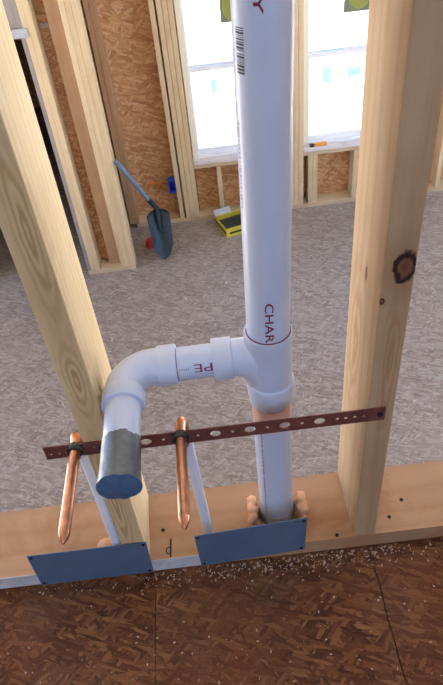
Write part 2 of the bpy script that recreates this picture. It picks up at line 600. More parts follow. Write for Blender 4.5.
# landing floor: dark base with separate boards
fl = obj('floor', box(XL, XR, YN, 0.14, -0.24, -0.0182), M_GAP)
tag(fl, kind='structure')
S1, S2 = -0.1705, 0.2235
wig = [(0.0, 0.0)] + [(-0.02 * i, 0.0035 * noise.noise(Vector((i * 0.37, 2.2, 0)))) for i in range(1, 40)]


def panel(xa, xb, za, zb, wa=False, wb=False, name='floor_panel'):
    """one floor board, front edge along the seam may be torn"""
    left = []
    right = []
    ys = [0.14, 0.0] + [y for y, _ in wig[1:]] + [-1.2, YN]
    for y in ys:
        wv = 0.0
        for yy, w_ in wig:
            if abs(yy - y) < 1e-6:
                wv = w_
        left.append((xa + (wv if wa else 0), y))
        right.append((xb + (wv if wb else 0), y))
    outline = left + right[::-1]
    n = len(ys)
    V = [(x, y, zb) for x, y in left] + [(x, y, zb) for x, y in right] + [(x, y, za) for x, y in left] + [(x, y, za) for x, y in right]
    Fc = []
    for i in range(n - 1):
        Fc.append((i, n + i, n + i + 1, i + 1))
        Fc.append((2 * n + i, 2 * n + i + 1, 3 * n + i + 1, 3 * n + i))
        Fc.append((i, i + 1, 2 * n + i + 1, 2 * n + i))
        Fc.append((n + i, 3 * n + i, 3 * n + i + 1, n + i + 1))
    Fc.append((0, 2 * n, 3 * n, n))
    Fc.append((n - 1, 2 * n - 1, 4 * n - 1, 3 * n - 1))
    return obj(name, (V, Fc), M_OSB_NEAR, fl)


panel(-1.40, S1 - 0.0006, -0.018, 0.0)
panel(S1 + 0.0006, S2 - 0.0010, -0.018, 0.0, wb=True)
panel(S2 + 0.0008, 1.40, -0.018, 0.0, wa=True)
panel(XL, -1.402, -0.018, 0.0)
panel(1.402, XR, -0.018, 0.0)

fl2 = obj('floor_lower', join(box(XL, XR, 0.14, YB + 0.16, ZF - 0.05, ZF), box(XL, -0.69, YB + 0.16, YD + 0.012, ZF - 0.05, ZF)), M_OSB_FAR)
tag(fl2, kind='structure')
wl = obj('wall_landing', box(XL, XR, 0.10, 0.14, ZF, -0.2405), M_OSB_WALL)
tag(wl, kind='structure')
ce = obj('ceiling', join(box(XL - 0.1, XR + 0.1, YN - 0.1, YB + 0.17, ZC, ZC + 0.2), box(XL - 0.1, -0.69, YB + 0.17, YD + 0.012, ZC, ZC + 0.2)), M_CEIL)
tag(ce, kind='structure')
# walls round the landing; rear opening and open lower-room sides are invented to admit daylight
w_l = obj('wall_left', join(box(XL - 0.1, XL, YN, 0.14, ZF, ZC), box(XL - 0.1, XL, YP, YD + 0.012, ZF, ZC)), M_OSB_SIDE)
tag(w_l, kind='structure')
XW = 0.85
w_r = obj('added_shade_wall', box(XW, XW + 0.1, YN, 0.0, 0.0, ZC), M_BOUNCE_WALL)  # unseen wall, added to shade the right stud's front and near floor
tag(w_r, kind='structure')
RO = (-2.3, 0.8, 0.95, 2.25)
w_n = obj('wall_rear', join(box(XL, RO[0], YN - 0.1, YN, ZF, ZC), box(RO[1], XR, YN - 0.1, YN, ZF, ZC), box(RO[0], RO[1], YN - 0.1, YN, ZF, RO[2]), box(RO[0], RO[1], YN - 0.1, YN, RO[3], ZC)), M_BOUNCE_WALL)
tag(w_n, kind='structure')
gd = obj('ground_outside', box(-30, 30, -30, 40, ZF - 0.5, ZF - 0.2), M_GROUND)
tag(gd, kind='structure')

# window wall -------------------------------------------------------
wb = empty('wall_back', (0, YB, ZF), kind='structure')
YS = YB + 0.14      # inner face of the sheathing
W1 = (-0.052, 0.748)
W2 = (0.873, 1.673)
WZ0, WZ1 = -1.345, 0.08


def sheath(xa, xb, za, zb):
    return obj('sheathing_panel', box(xa + 0.0015, xb - 0.0015, YS, YS + 0.012, za + 0.0015, zb - 0.0015), M_OSB_WALL, wb)


ZSEAM = -0.760
sheath(-0.688, W1[0], ZF, ZSEAM)
sheath(-0.688, W1[0], ZSEAM, 0.46)
sheath(-0.688, W1[0], 0.46, ZC)
sheath(W1[0], W1[1], ZF, WZ0)
sheath(W1[0], W1[1], WZ1, ZC)
sheath(W1[1], W2[0], ZF, ZSEAM)
sheath(W1[1], W2[0], ZSEAM, ZC)
sheath(W2[0], W2[1], ZF, WZ0)
sheath(W2[0], W2[1], WZ1, ZC)
sheath(W2[1], XR, ZF, ZSEAM)
sheath(W2[1], XR, ZSEAM, ZC)
obj('seam_backing', box(-0.688, XR, YS + 0.013, YS + 0.016, ZF, WZ0), M_GAP, wb)
obj('seam_backing', box(-0.688, W1[0], YS + 0.013, YS + 0.016, WZ0, ZC), M_GAP, wb)
obj('bottom_plate', box(-0.62, XR, YB, YS, ZF, ZF + 0.038, 0.002), M_FAR_WOOD_X, wb)
ZP = ZF + 0.038


def fstud(xa, za, zb, mat=None, y0=YB, y1=YS, w=0.038, name='stud', parent=None):
    return obj(name, box(xa, xa + w, y0, y1, za, zb, 0.002), mat or M_FAR_WOOD, parent or wb)


fstud(-0.230, ZP, ZC - 0.04)
fstud(-0.178, ZP, ZC - 0.04)
fstud(-0.138, ZP, ZC - 0.04)
fstud(-0.098, ZP, ZC - 0.04)
for x in (-0.680, -0.640):
    fstud(x, ZP, ZC - 0.04, M_FAR_BROWN)
for x in (0.752, 0.792, 0.832):
    fstud(x, ZP, ZC - 0.04)
for x in (1.676, 1.716):
    fstud(x, ZP, ZC - 0.04)
fstud(2.045, ZP, ZC - 0.04)
fstud(2.45, ZP, ZC - 0.04)
for x in (0.130, 0.40, 0.69, 0.913, 0.953, 1.300, 1.62):
    fstud(x, ZP, WZ0 - 0.038, name='cripple_stud')
for a, b in (W1, W2):
    obj('rough_sill', box(a - 0.005, b, YB + 0.002, YS, WZ0 - 0.036, WZ0 - 0.002, 0.002), M_FAR_WOOD_X, wb)
    obj('header', box(a, b, YB, YS, WZ1 + 0.002, WZ1 + 0.24, 0.002), M_FAR_WOOD_X, wb)
obj('top_plate', box(-0.688, XR, YB, YS, ZC - 0.038, ZC, 0.002), M_FAR_WOOD_X, wb)


def window(name, W, stickers):
    a, b = W
    y0, y1 = YB + 0.055, YS + 0.02
    w = empty(name, ((a + b) / 2, YB, WZ0), kind='structure')
    # stool in front of the frame
    obj('window_sill', box(a - 0.004, b + 0.001, YB - 0.006, y0, WZ0, WZ0 + 0.032, 0.004), M_SILL, w)
    fw_ = 0.046
    obj('frame_jamb', box(a, a + fw_, y0, y1, WZ0, WZ1, 0.003), M_JAMB, w)
    obj('frame_jamb', box(b - fw_, b, y0, y1, WZ0, WZ1, 0.003), M_VINYL, w)
    obj('frame_head', box(a + fw_, b - fw_, y0, y1, WZ1 - fw_, WZ1, 0.003), M_VINYL, w)
    obj('frame_sill', box(a + fw_, b - fw_, y0, y1, WZ0, WZ0 + 0.05, 0.003), M_VINYL, w)
    zm = -0.610
    ym = (y0 + y1) / 2
    # lower sash (inner track), upper sash (outer track)
    for za, zb, yy, nm in ((WZ0 + 0.05, zm + 0.018, ym - 0.024, 'lower_sash'), (zm - 0.018, WZ1 - fw_, ym + 0.014, 'upper_sash')):
        r = 0.012
        s = obj(nm, join(box(a + fw_, a + fw_ + r, yy, yy + 0.03, za, zb), box(b - fw_ - r, b - fw_, yy, yy + 0.03, za, zb),
                         box(a + fw_ + r, b - fw_ - r, yy, yy + 0.03, za, za + (0.040 if nm == 'lower_sash' else 0.036)),
                         box(a + fw_ + r, b - fw_ - r, yy, yy + 0.03, zb - 0.034, zb)), M_VINYL, w)
        obj('pane', box(a + fw_ + r, b - fw_ - r, yy + 0.012, yy + 0.016, za + 0.03, zb - 0.03), M_GLASS, s)
        for x0, x1, z0, z1, mat, sash in stickers:
            if sash == nm:
                obj('sticker', box(x0, x1, yy + 0.0112, yy + 0.0118, z0, z1), mat, s)
                if mat is M_STK_G:
                    c_ = circ((x0 + x1) / 2, (z0 + z1) / 2, (x1 - x0) * 0.36, (z1 - z0) * 0.42, 24)
                    V = [(p[0], yy + 0.0106, p[1]) for p in c_] + [(p[0], yy + 0.0111, p[1]) for p in c_]
                    n_ = len(c_)
                    obj('sticker_disc', (V, [tuple(range(n_)), tuple(range(n_, 2 * n_))] + [(i, (i + 1) % n_, n_ + (i + 1) % n_, n_ + i) for i in range(n_)]), M_STK_Y, s)
    obj('sash_lock', box((a + b) / 2 - 0.03 + 0.0, (a + b) / 2 + 0.03, ym - 0.022, ym + 0.006, zm + 0.019, zm + 0.032, 0.003), M_VINYL, w)
    return w


window('window_1', W1, [(0.275, 0.40, -0.315, -0.10, M_STK_G, 'upper_sash'), (0.155, 0.20, -0.80, -0.70, M_STK_B, 'lower_sash')])
window('window_2', W2, [(1.19, 1.42, -0.345, -0.13, M_STK_G, 'upper_sash'), (1.035, 1.10, -0.83, -0.71, M_STK_B, 'lower_sash'), (1.23, 1.34, -0.80, -0.73, M_STK_B, 'lower_sash')])
for W in (W1, W2):
    portal('window_daylight', ((W[0] + W[1]) / 2, YS + 0.03, (WZ0 + WZ1) / 2), (0, -1, 0), W[1] - W[0], WZ1 - WZ0)
portal('rear_daylight', ((RO[0] + RO[1]) / 2, YN - 0.02, (RO[2] + RO[3]) / 2), (0, 1, 0), RO[1] - RO[0], RO[3] - RO[2])
portal('side_daylight', (XL, (0.14 + YP) / 2, (ZF + ZC) / 2), (1, 0, 0), YP - 0.14, ZC - ZF)
portal('side_daylight', (XR, (0.14 + YB) / 2, (ZF + ZC) / 2), (-1, 0, 0), YB - 0.14, ZC - ZF)

# short partition on the left, with a doorway into a dark room --------
wp = empty('wall_partition', (-0.9, YP, ZF), kind='structure')
YQ = YP + 0.14
for x in (-0.737, -0.699, -0.661):
    fstud(x, ZP, ZC - 0.04, y0=YP, y1=YQ, w=0.0372, parent=wp)
fstud(-1.012, ZP, ZC - 0.04, M_GREY_WOOD, y0=YP, y1=YQ, w=0.0275, parent=wp)
fstud(-0.984, ZP, ZC - 0.04, y0=YP, y1=YQ, w=0.036, parent=wp)
fstud(-0.948, ZP, ZC - 0.04, y0=YP, y1=YQ, w=0.036, parent=wp)
obj('backing_board', box(-0.835, -0.739, YP + 0.06, YQ, ZP, ZC - 0.04, 0.002), M_FAR_BROWN, wp)
obj('bottom_plate', box(-1.012, -0.6238, YP, YQ, ZF, ZP, 0.002), M_FAR_WOOD_X, wp)
obj('bottom_plate', box(XL, -1.86, YP, YQ, ZF, ZP, 0.002), M_FAR_WOOD_X, wp)
obj('sheathing_panel', box(-1.012, -0.70, YQ, YQ + 0.012, ZF, ZC), M_OSB_WALL, wp)
obj('sheathing_panel', box(XL, -1.90, YQ, YQ + 0.012, ZF, ZC), M_OSB_WALL, wp)
obj('door_header', box(-1.90, -1.0125, YP + 0.002, YQ, 0.006, 0.20, 0.002), M_GREY_WOOD, wp)
obj('header_trim', box(-1.90, -0.960, YP - 0.012, YP + 0.0015, -0.05, 0.004, 0.002), M_TRIM, wp)
obj('over_door_panel', box(-1.90, -1.0125, YQ - 0.02, YQ, 0.2005, ZC), M_OSB_WALL, wp)
fstud(-1.90, ZP, 0.0, y0=YP, y1=YQ, parent=wp)
obj('metal_tie', box(-0.905, -0.79, YQ - 0.004, YQ - 0.0005, -0.045, -0.015), M_CRIMP, wp)
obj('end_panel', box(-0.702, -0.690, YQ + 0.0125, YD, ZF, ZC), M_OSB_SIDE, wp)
obj('sheathing_panel', box(XL, -0.690, YD, YD + 0.012, ZF, ZC), M_OSB_WALL, wp)

# ------------------------------------------------------------------ the near framed wall
HOLE = (0.0655, 0.070)
PEXH = [(-0.2235, 0.0125), (-0.0635, 0.035)]
pl = empty('bottom_plate', (0, 0.07, 0.0), 'long flat pine bottom plate on the landing floor, under both upright studs', 'lumber')
vf = curve_plate('plate', [(-1.4, 0.0), (1.4, 0.0), (1.4, 0.139), (-1.4, 0.139)],
                 [circ(*HOLE, 0.0335, n=40)] + [circ(x, y, 0.0105) for x, y in PEXH], 0.0376)
vf = ([Vector((v.x, v.y, v.z + 0.0191)) for v in vf[0]], vf[1])
obj('plank', vf, M_PLATE, pl)
# white painted band on the plate's front edge, left of the drain
o = obj('paint_band', box(-1.2, -0.06, -0.0012, -0.0001, 0.002, 0.0378), M_WHITE, pl)
tag(o, 'white painted front edge')
for x, y in ((0.166, 0.006), (0.268, 0.030), (-0.150, 0.058), (0.30, 0.062)):
    obj('nail', sweep([(x, y, 0.0365), (x, y, 0.0389)], [0.0035, 0.0035], 10), M_NAIL, pl)
# pencilled mark on top of the plate
ring_ = [(-0.1402 + 0.0045 * math.cos(a), 0.0150 + 0.0062 * math.sin(a), 0.0386) for a in [math.radians(45 + i * 18) for i in range(16)]]
mk = join(sweep([(-0.1370, 0.002, 0.0386), (-0.136, 0.038, 0.0386)], 0.0013, 6),
          sweep(ring_, 0.0010, 6))
tag(obj('ink_mark', mk, M_BLACK_INK, pl), 'hand-drawn black mark on the plate top')

vf = box(-0.2125, -0.1735, 0.0005, 0.1385, 0.0380, ZC - 0.038, 0.0018)
vf = ([Vector((v.x - 0.0042 * v.y / 0.139, v.y, v.z)) for v in vf[0]], vf[1])     # a slightly twisted stud
st = obj('stud', vf, M_STUD_L)
tag(st, 'upright pine stud behind the taped drain elbow, left of the white pipe', 'stud', 'pine studs of the near wall')
st2 = obj('stud', box(0.1955, 0.2335, 0.0005, 0.1385, 0.0380, ZC - 0.038, 0.0018), M_STUD_R)
tag(st2, 'upright pine stud with a large dark knot, where the brown strap ends', 'stud', 'pine studs of the near wall')
tp = obj('top_plate', box(-1.4, 1.4, 0.0005, 0.1385, ZC - 0.038, ZC, 0.002), M_PLATE)
tag(tp, 'flat pine top plate over both upright studs, under the ceiling', 'lumber')

# ------------------------------------------------------------------ drain
PX, PY = 0.0655, 0.070
R2 = 0.03015
dr = empty('drain_pipe', (PX, PY, 0.001), 'white plastic drain stack with a tee, side elbow and taped stub end', 'pipe')
LEAN = 0.0225 / 0.45


def upx(z):
    return PX + max(0, z - 0.46) * 0.0225


top = obj('upper_pipe', sweep([(upx(z), PY, z) for z in (0.462, 1.0, 1.6, ZC - 0.040)], R2, 64), M_PVC, dr, True)
low = obj('lower_pipe', sweep([(PX, PY, 0.0006), (PX, PY, 0.39)], R2, 64), M_PVC_LOW, dr, True)
tag(obj('pipe_foot_band', sweep([(PX, PY, 0.0006), (PX, PY, 0.062), (PX, PY, 0.0625)], [R2 + 0.0012, R2 + 0.0012, R2 + 0.0003], 64), M_FOOT_BAND, dr, True), 'grey band where the pipe enters the plate')  # thin grey band round the foot of the pipe
# tee
ZA = 0.452
prof = [(0.3565, 0.0305), (0.3565, 0.0318), (0.3590, 0.0332), (0.398, 0.0360), (0.401, 0.0350), (0.403, 0.0330), (0.415, 0.0330),
        (0.475, 0.0332), (0.4785, 0.0338), (0.494, 0.0342), (0.4965, 0.0338), (0.497, 0.0305)]
br = [(PX - 0.0, ZA), ]
tb = sweep([(x, PY, ZA) for x in (PX, 0.014, 0.0125, 0.0125, 0.0115, -0.0145, -0.0155, -0.0155)],
           [0.0275, 0.0272, 0.0272, 0.0298, 0.0308, 0.0308, 0.0300, 0.0243], 48)
# sweep of the sanitary branch into the body
sv = sweep([(0.020, PY, ZA - 0.003), (0.034, PY, ZA - 0.006), (0.046, PY, ZA - 0.016), (0.052, PY, ZA - 0.034), (0.054, PY, ZA - 0.05)], [0.026, 0.0265, 0.027, 0.0265, 0.024], 32)
tee = obj('tee_fitting', join(lathe_z(PX, PY, prof, 64), tb, sv), M_PVC, dr, True, 40)


def torus(c, R, r, axis, a0=0, a1=2 * math.pi, n=48, segs=8):
    u, v = axis
    pts = [Vector(c) + Vector(u) * (R * math.cos(a0 + (a1 - a0) * i / n)) + Vector(v) * (R * math.sin(a0 + (a1 - a0) * i / n)) for i in range(n + 1)]
    return sweep(pts, r, segs)


X_, Y_, Z_ = Vector((1, 0, 0)), Vector((0, 1, 0)), Vector((0, 0, 1))
obj('primer_line', torus((upx(0.4985), PY, 0.4978), R2 + 0.0006, 0.0009, (X_, -Y_), -math.radians(12), math.radians(192)), M_PRIMER, tee, True)
R15 = 0.02415
arm = obj('branch_pipe', sweep([(-0.010, PY, ZA), (-0.075, PY, ZA)], R15, 48), M_PVC, dr, True)
# elbow
EX = -0.142
ER = 0.043
pe = [(-0.0665, PY, ZA), (-0.0665, PY, ZA), (-0.0675, PY, ZA), (-0.092, PY, ZA), (-0.0935, PY, ZA), (-0.0935, PY, ZA), (EX + ER + 0.004, PY, ZA)]
re_ = [R15, 0.0285, 0.0297, 0.0297, 0.0290, 0.0268, 0.0268]
for i in range(1, 17):
    a = math.pi / 2 * i / 16
    pe.append((EX + ER - ER * math.sin(a), PY - ER + ER * math.cos(a), ZA))
    re_.append(0.0268)
for y, r in ((0.0235, 0.0268), (0.0235, 0.0288), (0.022, 0.0297), (0.0015, 0.0297), (0.0, 0.0288), (0.0, R15)):
    pe.append((EX, y, ZA))
    re_.append(r)
el = obj('elbow_fitting', sweep(pe, re_, 48, cap=False), M_PVC, dr, True, 40)
obj('primer_line', torus((-0.0662, PY, ZA), R15 + 0.0004, 0.0007, (-Y_, Z_), -math.radians(95), math.radians(110)), M_PRIMER, el, True)  # purple primer ring that also paints the shadow gap at the elbow joint
stub = obj('stub_pipe', sweep([(EX, 0.006, ZA), (EX, -0.120, ZA)], R15, 48), M_PVC, dr, True)
# silver tape over the stub's end
V, Fc = [], []
nA, nL = 56, 16
for i in range(nL + 1):
    t = i / nL
    for j in range(nA):
        a = 2 * math.pi * j / nA
        edge = -0.060 + 0.006 * noise.noise(Vector((math.cos(a) * 1.6, math.sin(a) * 2.2, 3.1))) + 0.0018 * noise.noise(Vector((math.cos(a) * 7, math.sin(a) * 7, 1.1)))
        tip = -0.128 + 0.003 * noise.noise(Vector((math.cos(a) * 2, math.sin(a) * 2, 8)))
        y = edge + (tip - edge) * t
        r = R15 + 0.0009 + 0.0006 * t + 0.0010 * abs(noise.noise(Vector((math.cos(a) * 5 + y * 20, math.sin(a) * 5, y * 35)))) * min(1, t * 3)
        if t > 0.75:
            r += 0.0022 * (t - 0.75) / 0.25 * (0.5 + 0.5 * math.cos(2 * (a - math.radians(8))))
        V.append((EX + r * math.cos(a), y, ZA + r * math.sin(a)))
for i in range(nL):
    for j in range(nA):
        k = (j + 1) % nA
        Fc.append((i * nA + j, i * nA + k, (i + 1) * nA + k, (i + 1) * nA + j))
tape = obj('tape_wrap', (V, Fc), M_TAPE, dr, True, 50)
tag(tape, 'grey tape wrapped round the stub end')
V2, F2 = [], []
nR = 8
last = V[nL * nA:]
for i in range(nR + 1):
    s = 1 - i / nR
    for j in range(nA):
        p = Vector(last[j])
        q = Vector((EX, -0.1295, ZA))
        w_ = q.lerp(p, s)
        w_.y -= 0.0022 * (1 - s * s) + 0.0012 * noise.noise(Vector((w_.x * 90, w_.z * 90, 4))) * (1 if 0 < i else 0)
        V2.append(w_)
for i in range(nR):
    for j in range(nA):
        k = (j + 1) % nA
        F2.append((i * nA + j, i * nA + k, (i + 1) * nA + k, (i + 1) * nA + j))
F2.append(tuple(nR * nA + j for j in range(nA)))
tag(obj('tape_end', (V2, F2), M_TAPE_SKY_TINT, tape, True, 60), 'closed tape end, blue sky reflection painted in')


# lettering and barcode printed on the pipes
def on_upper(s_down, ang, dr_=0.00025):
    """point on the upper pipe: height z, angle round from the front towards +X"""
    z = s_down
    return Vector((upx(z) + (R2 + dr_) * math.sin(ang), PY - (R2 + dr_) * math.cos(ang), z))


def print_down(s, z0, z1, a0, a1, mat, name, parent=top, fn=on_upper):
    tv, tf = text_mesh(s, bold=0.012)
    return obj(name, ([fn(z0 + (z1 - z0) * v.x, a0 + (a1 - a0) * v.y) for v in tv], tf), mat, parent)


print_down('CHAR', 0.568, 0.4995, -0.25, 0.12, M_RED_INK, 'printed_lettering')
print_down('Y', 0.922, 0.9045, -0.40, -0.10, M_RED_INK, 'printed_lettering')
bars = []
z = 0.893
random.seed(3)
while z > 0.852:
    w_ = random.choice((0.0006, 0.001, 0.0016, 0.0022))
    if 0.869 < z < 0.872:
        z -= 0.002
    q = [on_upper(z, -1.13 + 0.045 * i) for i in range(9)] + [on_upper(z - w_, -1.13 + 0.045 * i) for i in range(9)]
    bars.append((q, [(i, i + 1, 10 + i, 9 + i) for i in range(8)]))
    z -= w_ + random.choice((0.0005, 0.0007, 0.001))
obj('barcode', join(*bars), M_BAR_INK, top)
bars = []
z = 0.80
while z > 0.70:
    w_ = random.choice((0.001, 0.0015, 0.003))
    q = [on_upper(z, -1.30 + 0.03 * i) for i in range(5)] + [on_upper(z - w_, -1.30 + 0.03 * i) for i in range(5)]
    bars.append((q, [(i, i + 1, 6 + i, 5 + i) for i in range(4)]))
    z -= w_ + random.choice((0.001, 0.002, 0.003))
obj('side_print', join(*bars), M_DIM_INK, top)


def on_arm(x, ang):
    """branch pipe: angle up from the front"""
    r = R15 + 0.00025
    return Vector((x, PY - r * math.cos(ang), ZA + r * math.sin(ang)))


tv, tf = text_mesh('PE', bold=0.0)
# upside down: text starts at the right and its tops point down
obj('printed_lettering', ([on_arm(-0.0165 - 0.026 * v.x, 0.62 - 0.50 * v.y) for v in tv], tf), M_RED_INK, arm)
bars = []
for k in range(5):
    x = -0.049 - 0.0032 * k
    q = [on_arm(x, 0.33), on_arm(x - 0.0018, 0.33), on_arm(x - 0.0018, 0.45), on_arm(x, 0.45)]
    bars.append((q, [(0, 1, 2, 3)]))
obj('faint_print', join(*bars), M_DIM_INK, arm)


def on_low(z, ang):
    r = R2 + 0.00025
    return Vector((PX + r * math.sin(ang), PY - r * math.cos(ang), z))


bars = []
z = 0.30
while z > 0.06:
    w_ = random.choice((0.002, 0.003, 0.004))
    q = [on_low(z, -0.80), on_low(z, -0.70), on_low(z - w_, -0.70), on_low(z - w_, -0.80)]
    bars.append((q, [(0, 1, 2, 3)]))
    z -= w_ + random.choice((0.002, 0.003, 0.005))
obj('side_print', join(*bars), M_RED_INK, low)


# ------------------------------------------------------------------ expanding foam round the holes
def blobs(name, balls, mat, vox=0.0028):
    parts = []
    for x, y, z, r in balls:
        bm = bmesh.new()
        bmesh.ops.create_icosphere(bm, subdivisions=3, radius=r)
        bm.verts.index_update()
        V = []
        for v in bm.verts:
            d = 1 + 0.22 * noise.noise(Vector((x, y, z)) * 60 + v.co * 130)
            V.append(Vector((x, y, z)) + v.co * d)
        for v in V:
            v.z = max(v.z, 0.0381)
        parts.append((V, [tuple(q.index for q in f.verts) for f in bm.faces]))
        bm.free()
    o = obj(name, join(*parts), mat, None, True, 80)
    rm = o.modifiers.new('remesh', 'REMESH')
    rm.mode = 'VOXEL'
    rm.voxel_size = vox
    rm.use_smooth_shade = True
    return o


random.seed(11)
bl = []
for sg in (-1, 1):
    for k in range(34):
        a = random.uniform(-0.36, 0.36) + (math.pi if sg < 0 else 0)
        r = random.uniform(0.0055, 0.0085)
        rr = (R2 + r * 1.25 + 0.002) / abs(math.cos(a)) + random.uniform(0, 0.007)
        bl.append((HOLE[0] + rr * math.cos(a), HOLE[1] - 0.008 + rr * math.sin(a) * 1.25, 0.041 + random.uniform(0.0, 0.042) * math.cos(a) ** 2, r))
fo = blobs('expanding_foam', [q for q in bl if q[0] < HOLE[0]], M_FOAM, 0.0018)
tag(fo, 'orange expanding foam lump left of the white drain pipe foot', 'foam', 'foam lumps on the bottom plate')
fo1 = blobs('expanding_foam', [q for q in bl if q[0] > HOLE[0]], M_FOAM, 0.0018)
tag(fo1, 'orange expanding foam lump right of the white drain pipe foot', 'foam', 'foam lumps on the bottom plate')
fo2 = blobs('expanding_foam', [(-0.255, 0.032, 0.052, 0.0135), (-0.246, 0.040, 0.046, 0.010), (-0.262, 0.028, 0.045, 0.009)], M_FOAM)
tag(fo2, 'small pink-orange foam lump behind the left blue-grey plate', 'foam', 'foam lumps on the bottom plate')

# ------------------------------------------------------------------ perforated strap
SX0, SX1 = -0.270, 0.2205
SZ0, SZ1 = 0.3615, 0.3885
SZM = (SZ0 + SZ1) / 2
holes = []
CU = (-0.2245, -0.0740)
for k in range(-4, 4):
    x = -0.024 + 0.05 * k
    if x < 0.14 and x > -0.24:
        if min(abs(x - c) for c in CU) < 0.012:
            holes.append(circ(min(CU, key=lambda c: abs(c - x)), SZM, 0.0095))
        else:
            holes.append(circ(x, SZM, 0.0078, 0.0068))
    xs = x + 0.025
    if -0.25 < xs < 0.14:
        holes.append(circ(xs, SZM, 0.0024, n=12))
for x in (0.152, 0.164, 0.177, 0.190):
    holes.append(circ(x, SZM, 0.0024, n=12))
for x in (-0.262, -0.250, -0.2395):
    holes.append(circ(x, SZM - 0.003, 0.0018, n=10))
vf = curve_plate('strap', [(SX0, SZ0), (SX1, SZ0), (SX1, SZ1), (SX0, SZ1)], holes, 0.0016)
vf = ([Vector((v.x, -0.0012 - v.z, v.y)) for v in vf[0]], vf[1])
stp = empty('pipe_strap', (0, -0.001, SZ0), 'brown perforated metal strap nailed across the front of both studs', 'strap')
obj('strip', vf, M_STRAP, stp)
obj('nail', sweep([(0.213, -0.0008, SZM), (0.213, -0.0034, SZM), (0.213, -0.0042, SZM)], [0.0042, 0.0042, 0.0025], 14), M_NAIL, stp)
obj('nail', sweep([(-0.188, -0.0008, SZM), (-0.188, -0.0034, SZM), (-0.188, -0.0042, SZM)], [0.0042, 0.0042, 0.0025], 14), M_NAIL, stp)


# ------------------------------------------------------------------ copper stub-outs with plastic supply tubing
def supply(x, tipx, hole, label, yb=0.040, xb=None):
    xb = x if xb is None else xb
    rc = 0.0079
    zc = SZM + 0.002
    t = empty('copper_stub_out', (x, 0.0, 0.040), label, 'water pipe', 'copper stub-outs on the brown strap')
    path = [(tipx, -0.150, zc + 0.001), (tipx, -0.1485, zc + 0.001), (tipx, -0.145, zc + 0.001), (tipx, -0.139, zc + 0.001), (tipx, -0.133, zc + 0.001)]
    rad = [0.0012, 0.0030, 0.0048, 0.0070, rc]
    tube = [(tipx + (x - tipx) * (i / 6), -0.133 + (0.133 + yb - 0.026) * i / 6, zc + 0.001 * (1 - i / 6)) for i in range(7)]
    bx_ = lambda a: x + (xb - x) * math.sin(a)
    for i in range(1, 13):
        a = math.pi / 2 * i / 12
        tube.append((bx_(a), yb - 0.026 + 0.026 * math.sin(a), zc - 0.026 + 0.026 * math.cos(a)))
    tube.append((xb, yb, zc - 0.048))
    obj('copper_tube', sweep(tube, rc, 28), M_COPPER, t, True)
    o_ = obj('pinched_tip', sweep(path, rad, 24), M_COPPER, t, True, 25)
    # tarnished collar where the tube passes the strap
    V, Fc = torus((x, 0, zc), 0.0098, 0.0030, (X_, Z_), n=28, segs=10)
    V = [Vector((v.x, v.y * 1.9 - 0.0020, v.z)) * 1 for v in V]
    V = [v + Vector((noise.noise(v * 300), noise.noise(v * 300 + Vector((5, 0, 0))), noise.noise(v * 300 + Vector((0, 9, 0))))) * 0.0012 for v in V]
    obj('solder_collar', (V, Fc), M_SOLDER, t, True, 80)
    # crimp ring and white tube to the floor
    zt = zc - 0.044
    obj('crimp_ring', sweep([(xb, yb, zt - 0.022), (xb, yb, zt - 0.022), (xb, yb, zt - 0.010), (xb, yb, zt - 0.010)], [0.0081, 0.0096, 0.0096, 0.0081], 28), M_CRIMP, t, True)
    pts = []
    for i in range(15):
        s = i / 14
        e = s
        if yb < 0.039:
            e = min(1, s * 1.6)
            e = e * e * (3 - 2 * e)
        pts.append((xb + (hole[0] - xb) * e, yb + (hole[1] - yb) * e, zt - (zt - 0.002) * s))
    obj('supply_tube', sweep(pts, 0.0092, 28), M_PEX, t, True)
    return t


supply(-0.2255, -0.2270, PEXH[0], 'copper water stub-out at the left end of the strap, before the stud', 0.036, -0.2300)
supply(-0.0740, -0.0735, PEXH[1], 'copper water stub-out on the strap between the elbow and the drain pipe', 0.040, -0.0715)


# ------------------------------------------------------------------ blue-grey protector plates
def guard(c, label):
    """c: four corners (top-left, top-right, bottom-right, bottom-left) on the wall's front"""
    t = empty('nail_plate', (sum(p[0] for p in c) / 4, -0.0015, min(p[1] for p in c)), label, 'steel plate', 'steel guard plates on the bottom plate')
    V, Fc = curve_plate('guard', c[::-1], [], 0.0014)
    obj('sheet', ([Vector((v.x, -0.0021 - v.z, v.y)) for v in V], Fc), M_STEEL, t)
    cx_, cz_ = sum(p[0] for p in c) / 4, sum(p[1] for p in c) / 4
    for p in c:
        x = p[0] + (cx_ - p[0]) * 0.06
        z = p[1] + (cz_ - p[1]) * 0.13
        obj('nail', sweep([(x, -0.0026, z), (x, -0.0040, z), (x, -0.0046, z)], [0.0030, 0.0030, 0.0015], 12), M_NAIL, t)
    return t


guard([(-0.3775, 0.106), (-0.1700, 0.106), (-0.1735, 0.001), (-0.3805, 0.001)], 'blue-grey steel plate standing at the foot of the left stud')
guard([(-0.0865, 0.106), (0.1100, 0.1225), (0.1055, 0.0185), (-0.0850, 0.001)], 'blue-grey steel plate standing in front of the drain pipe foot')

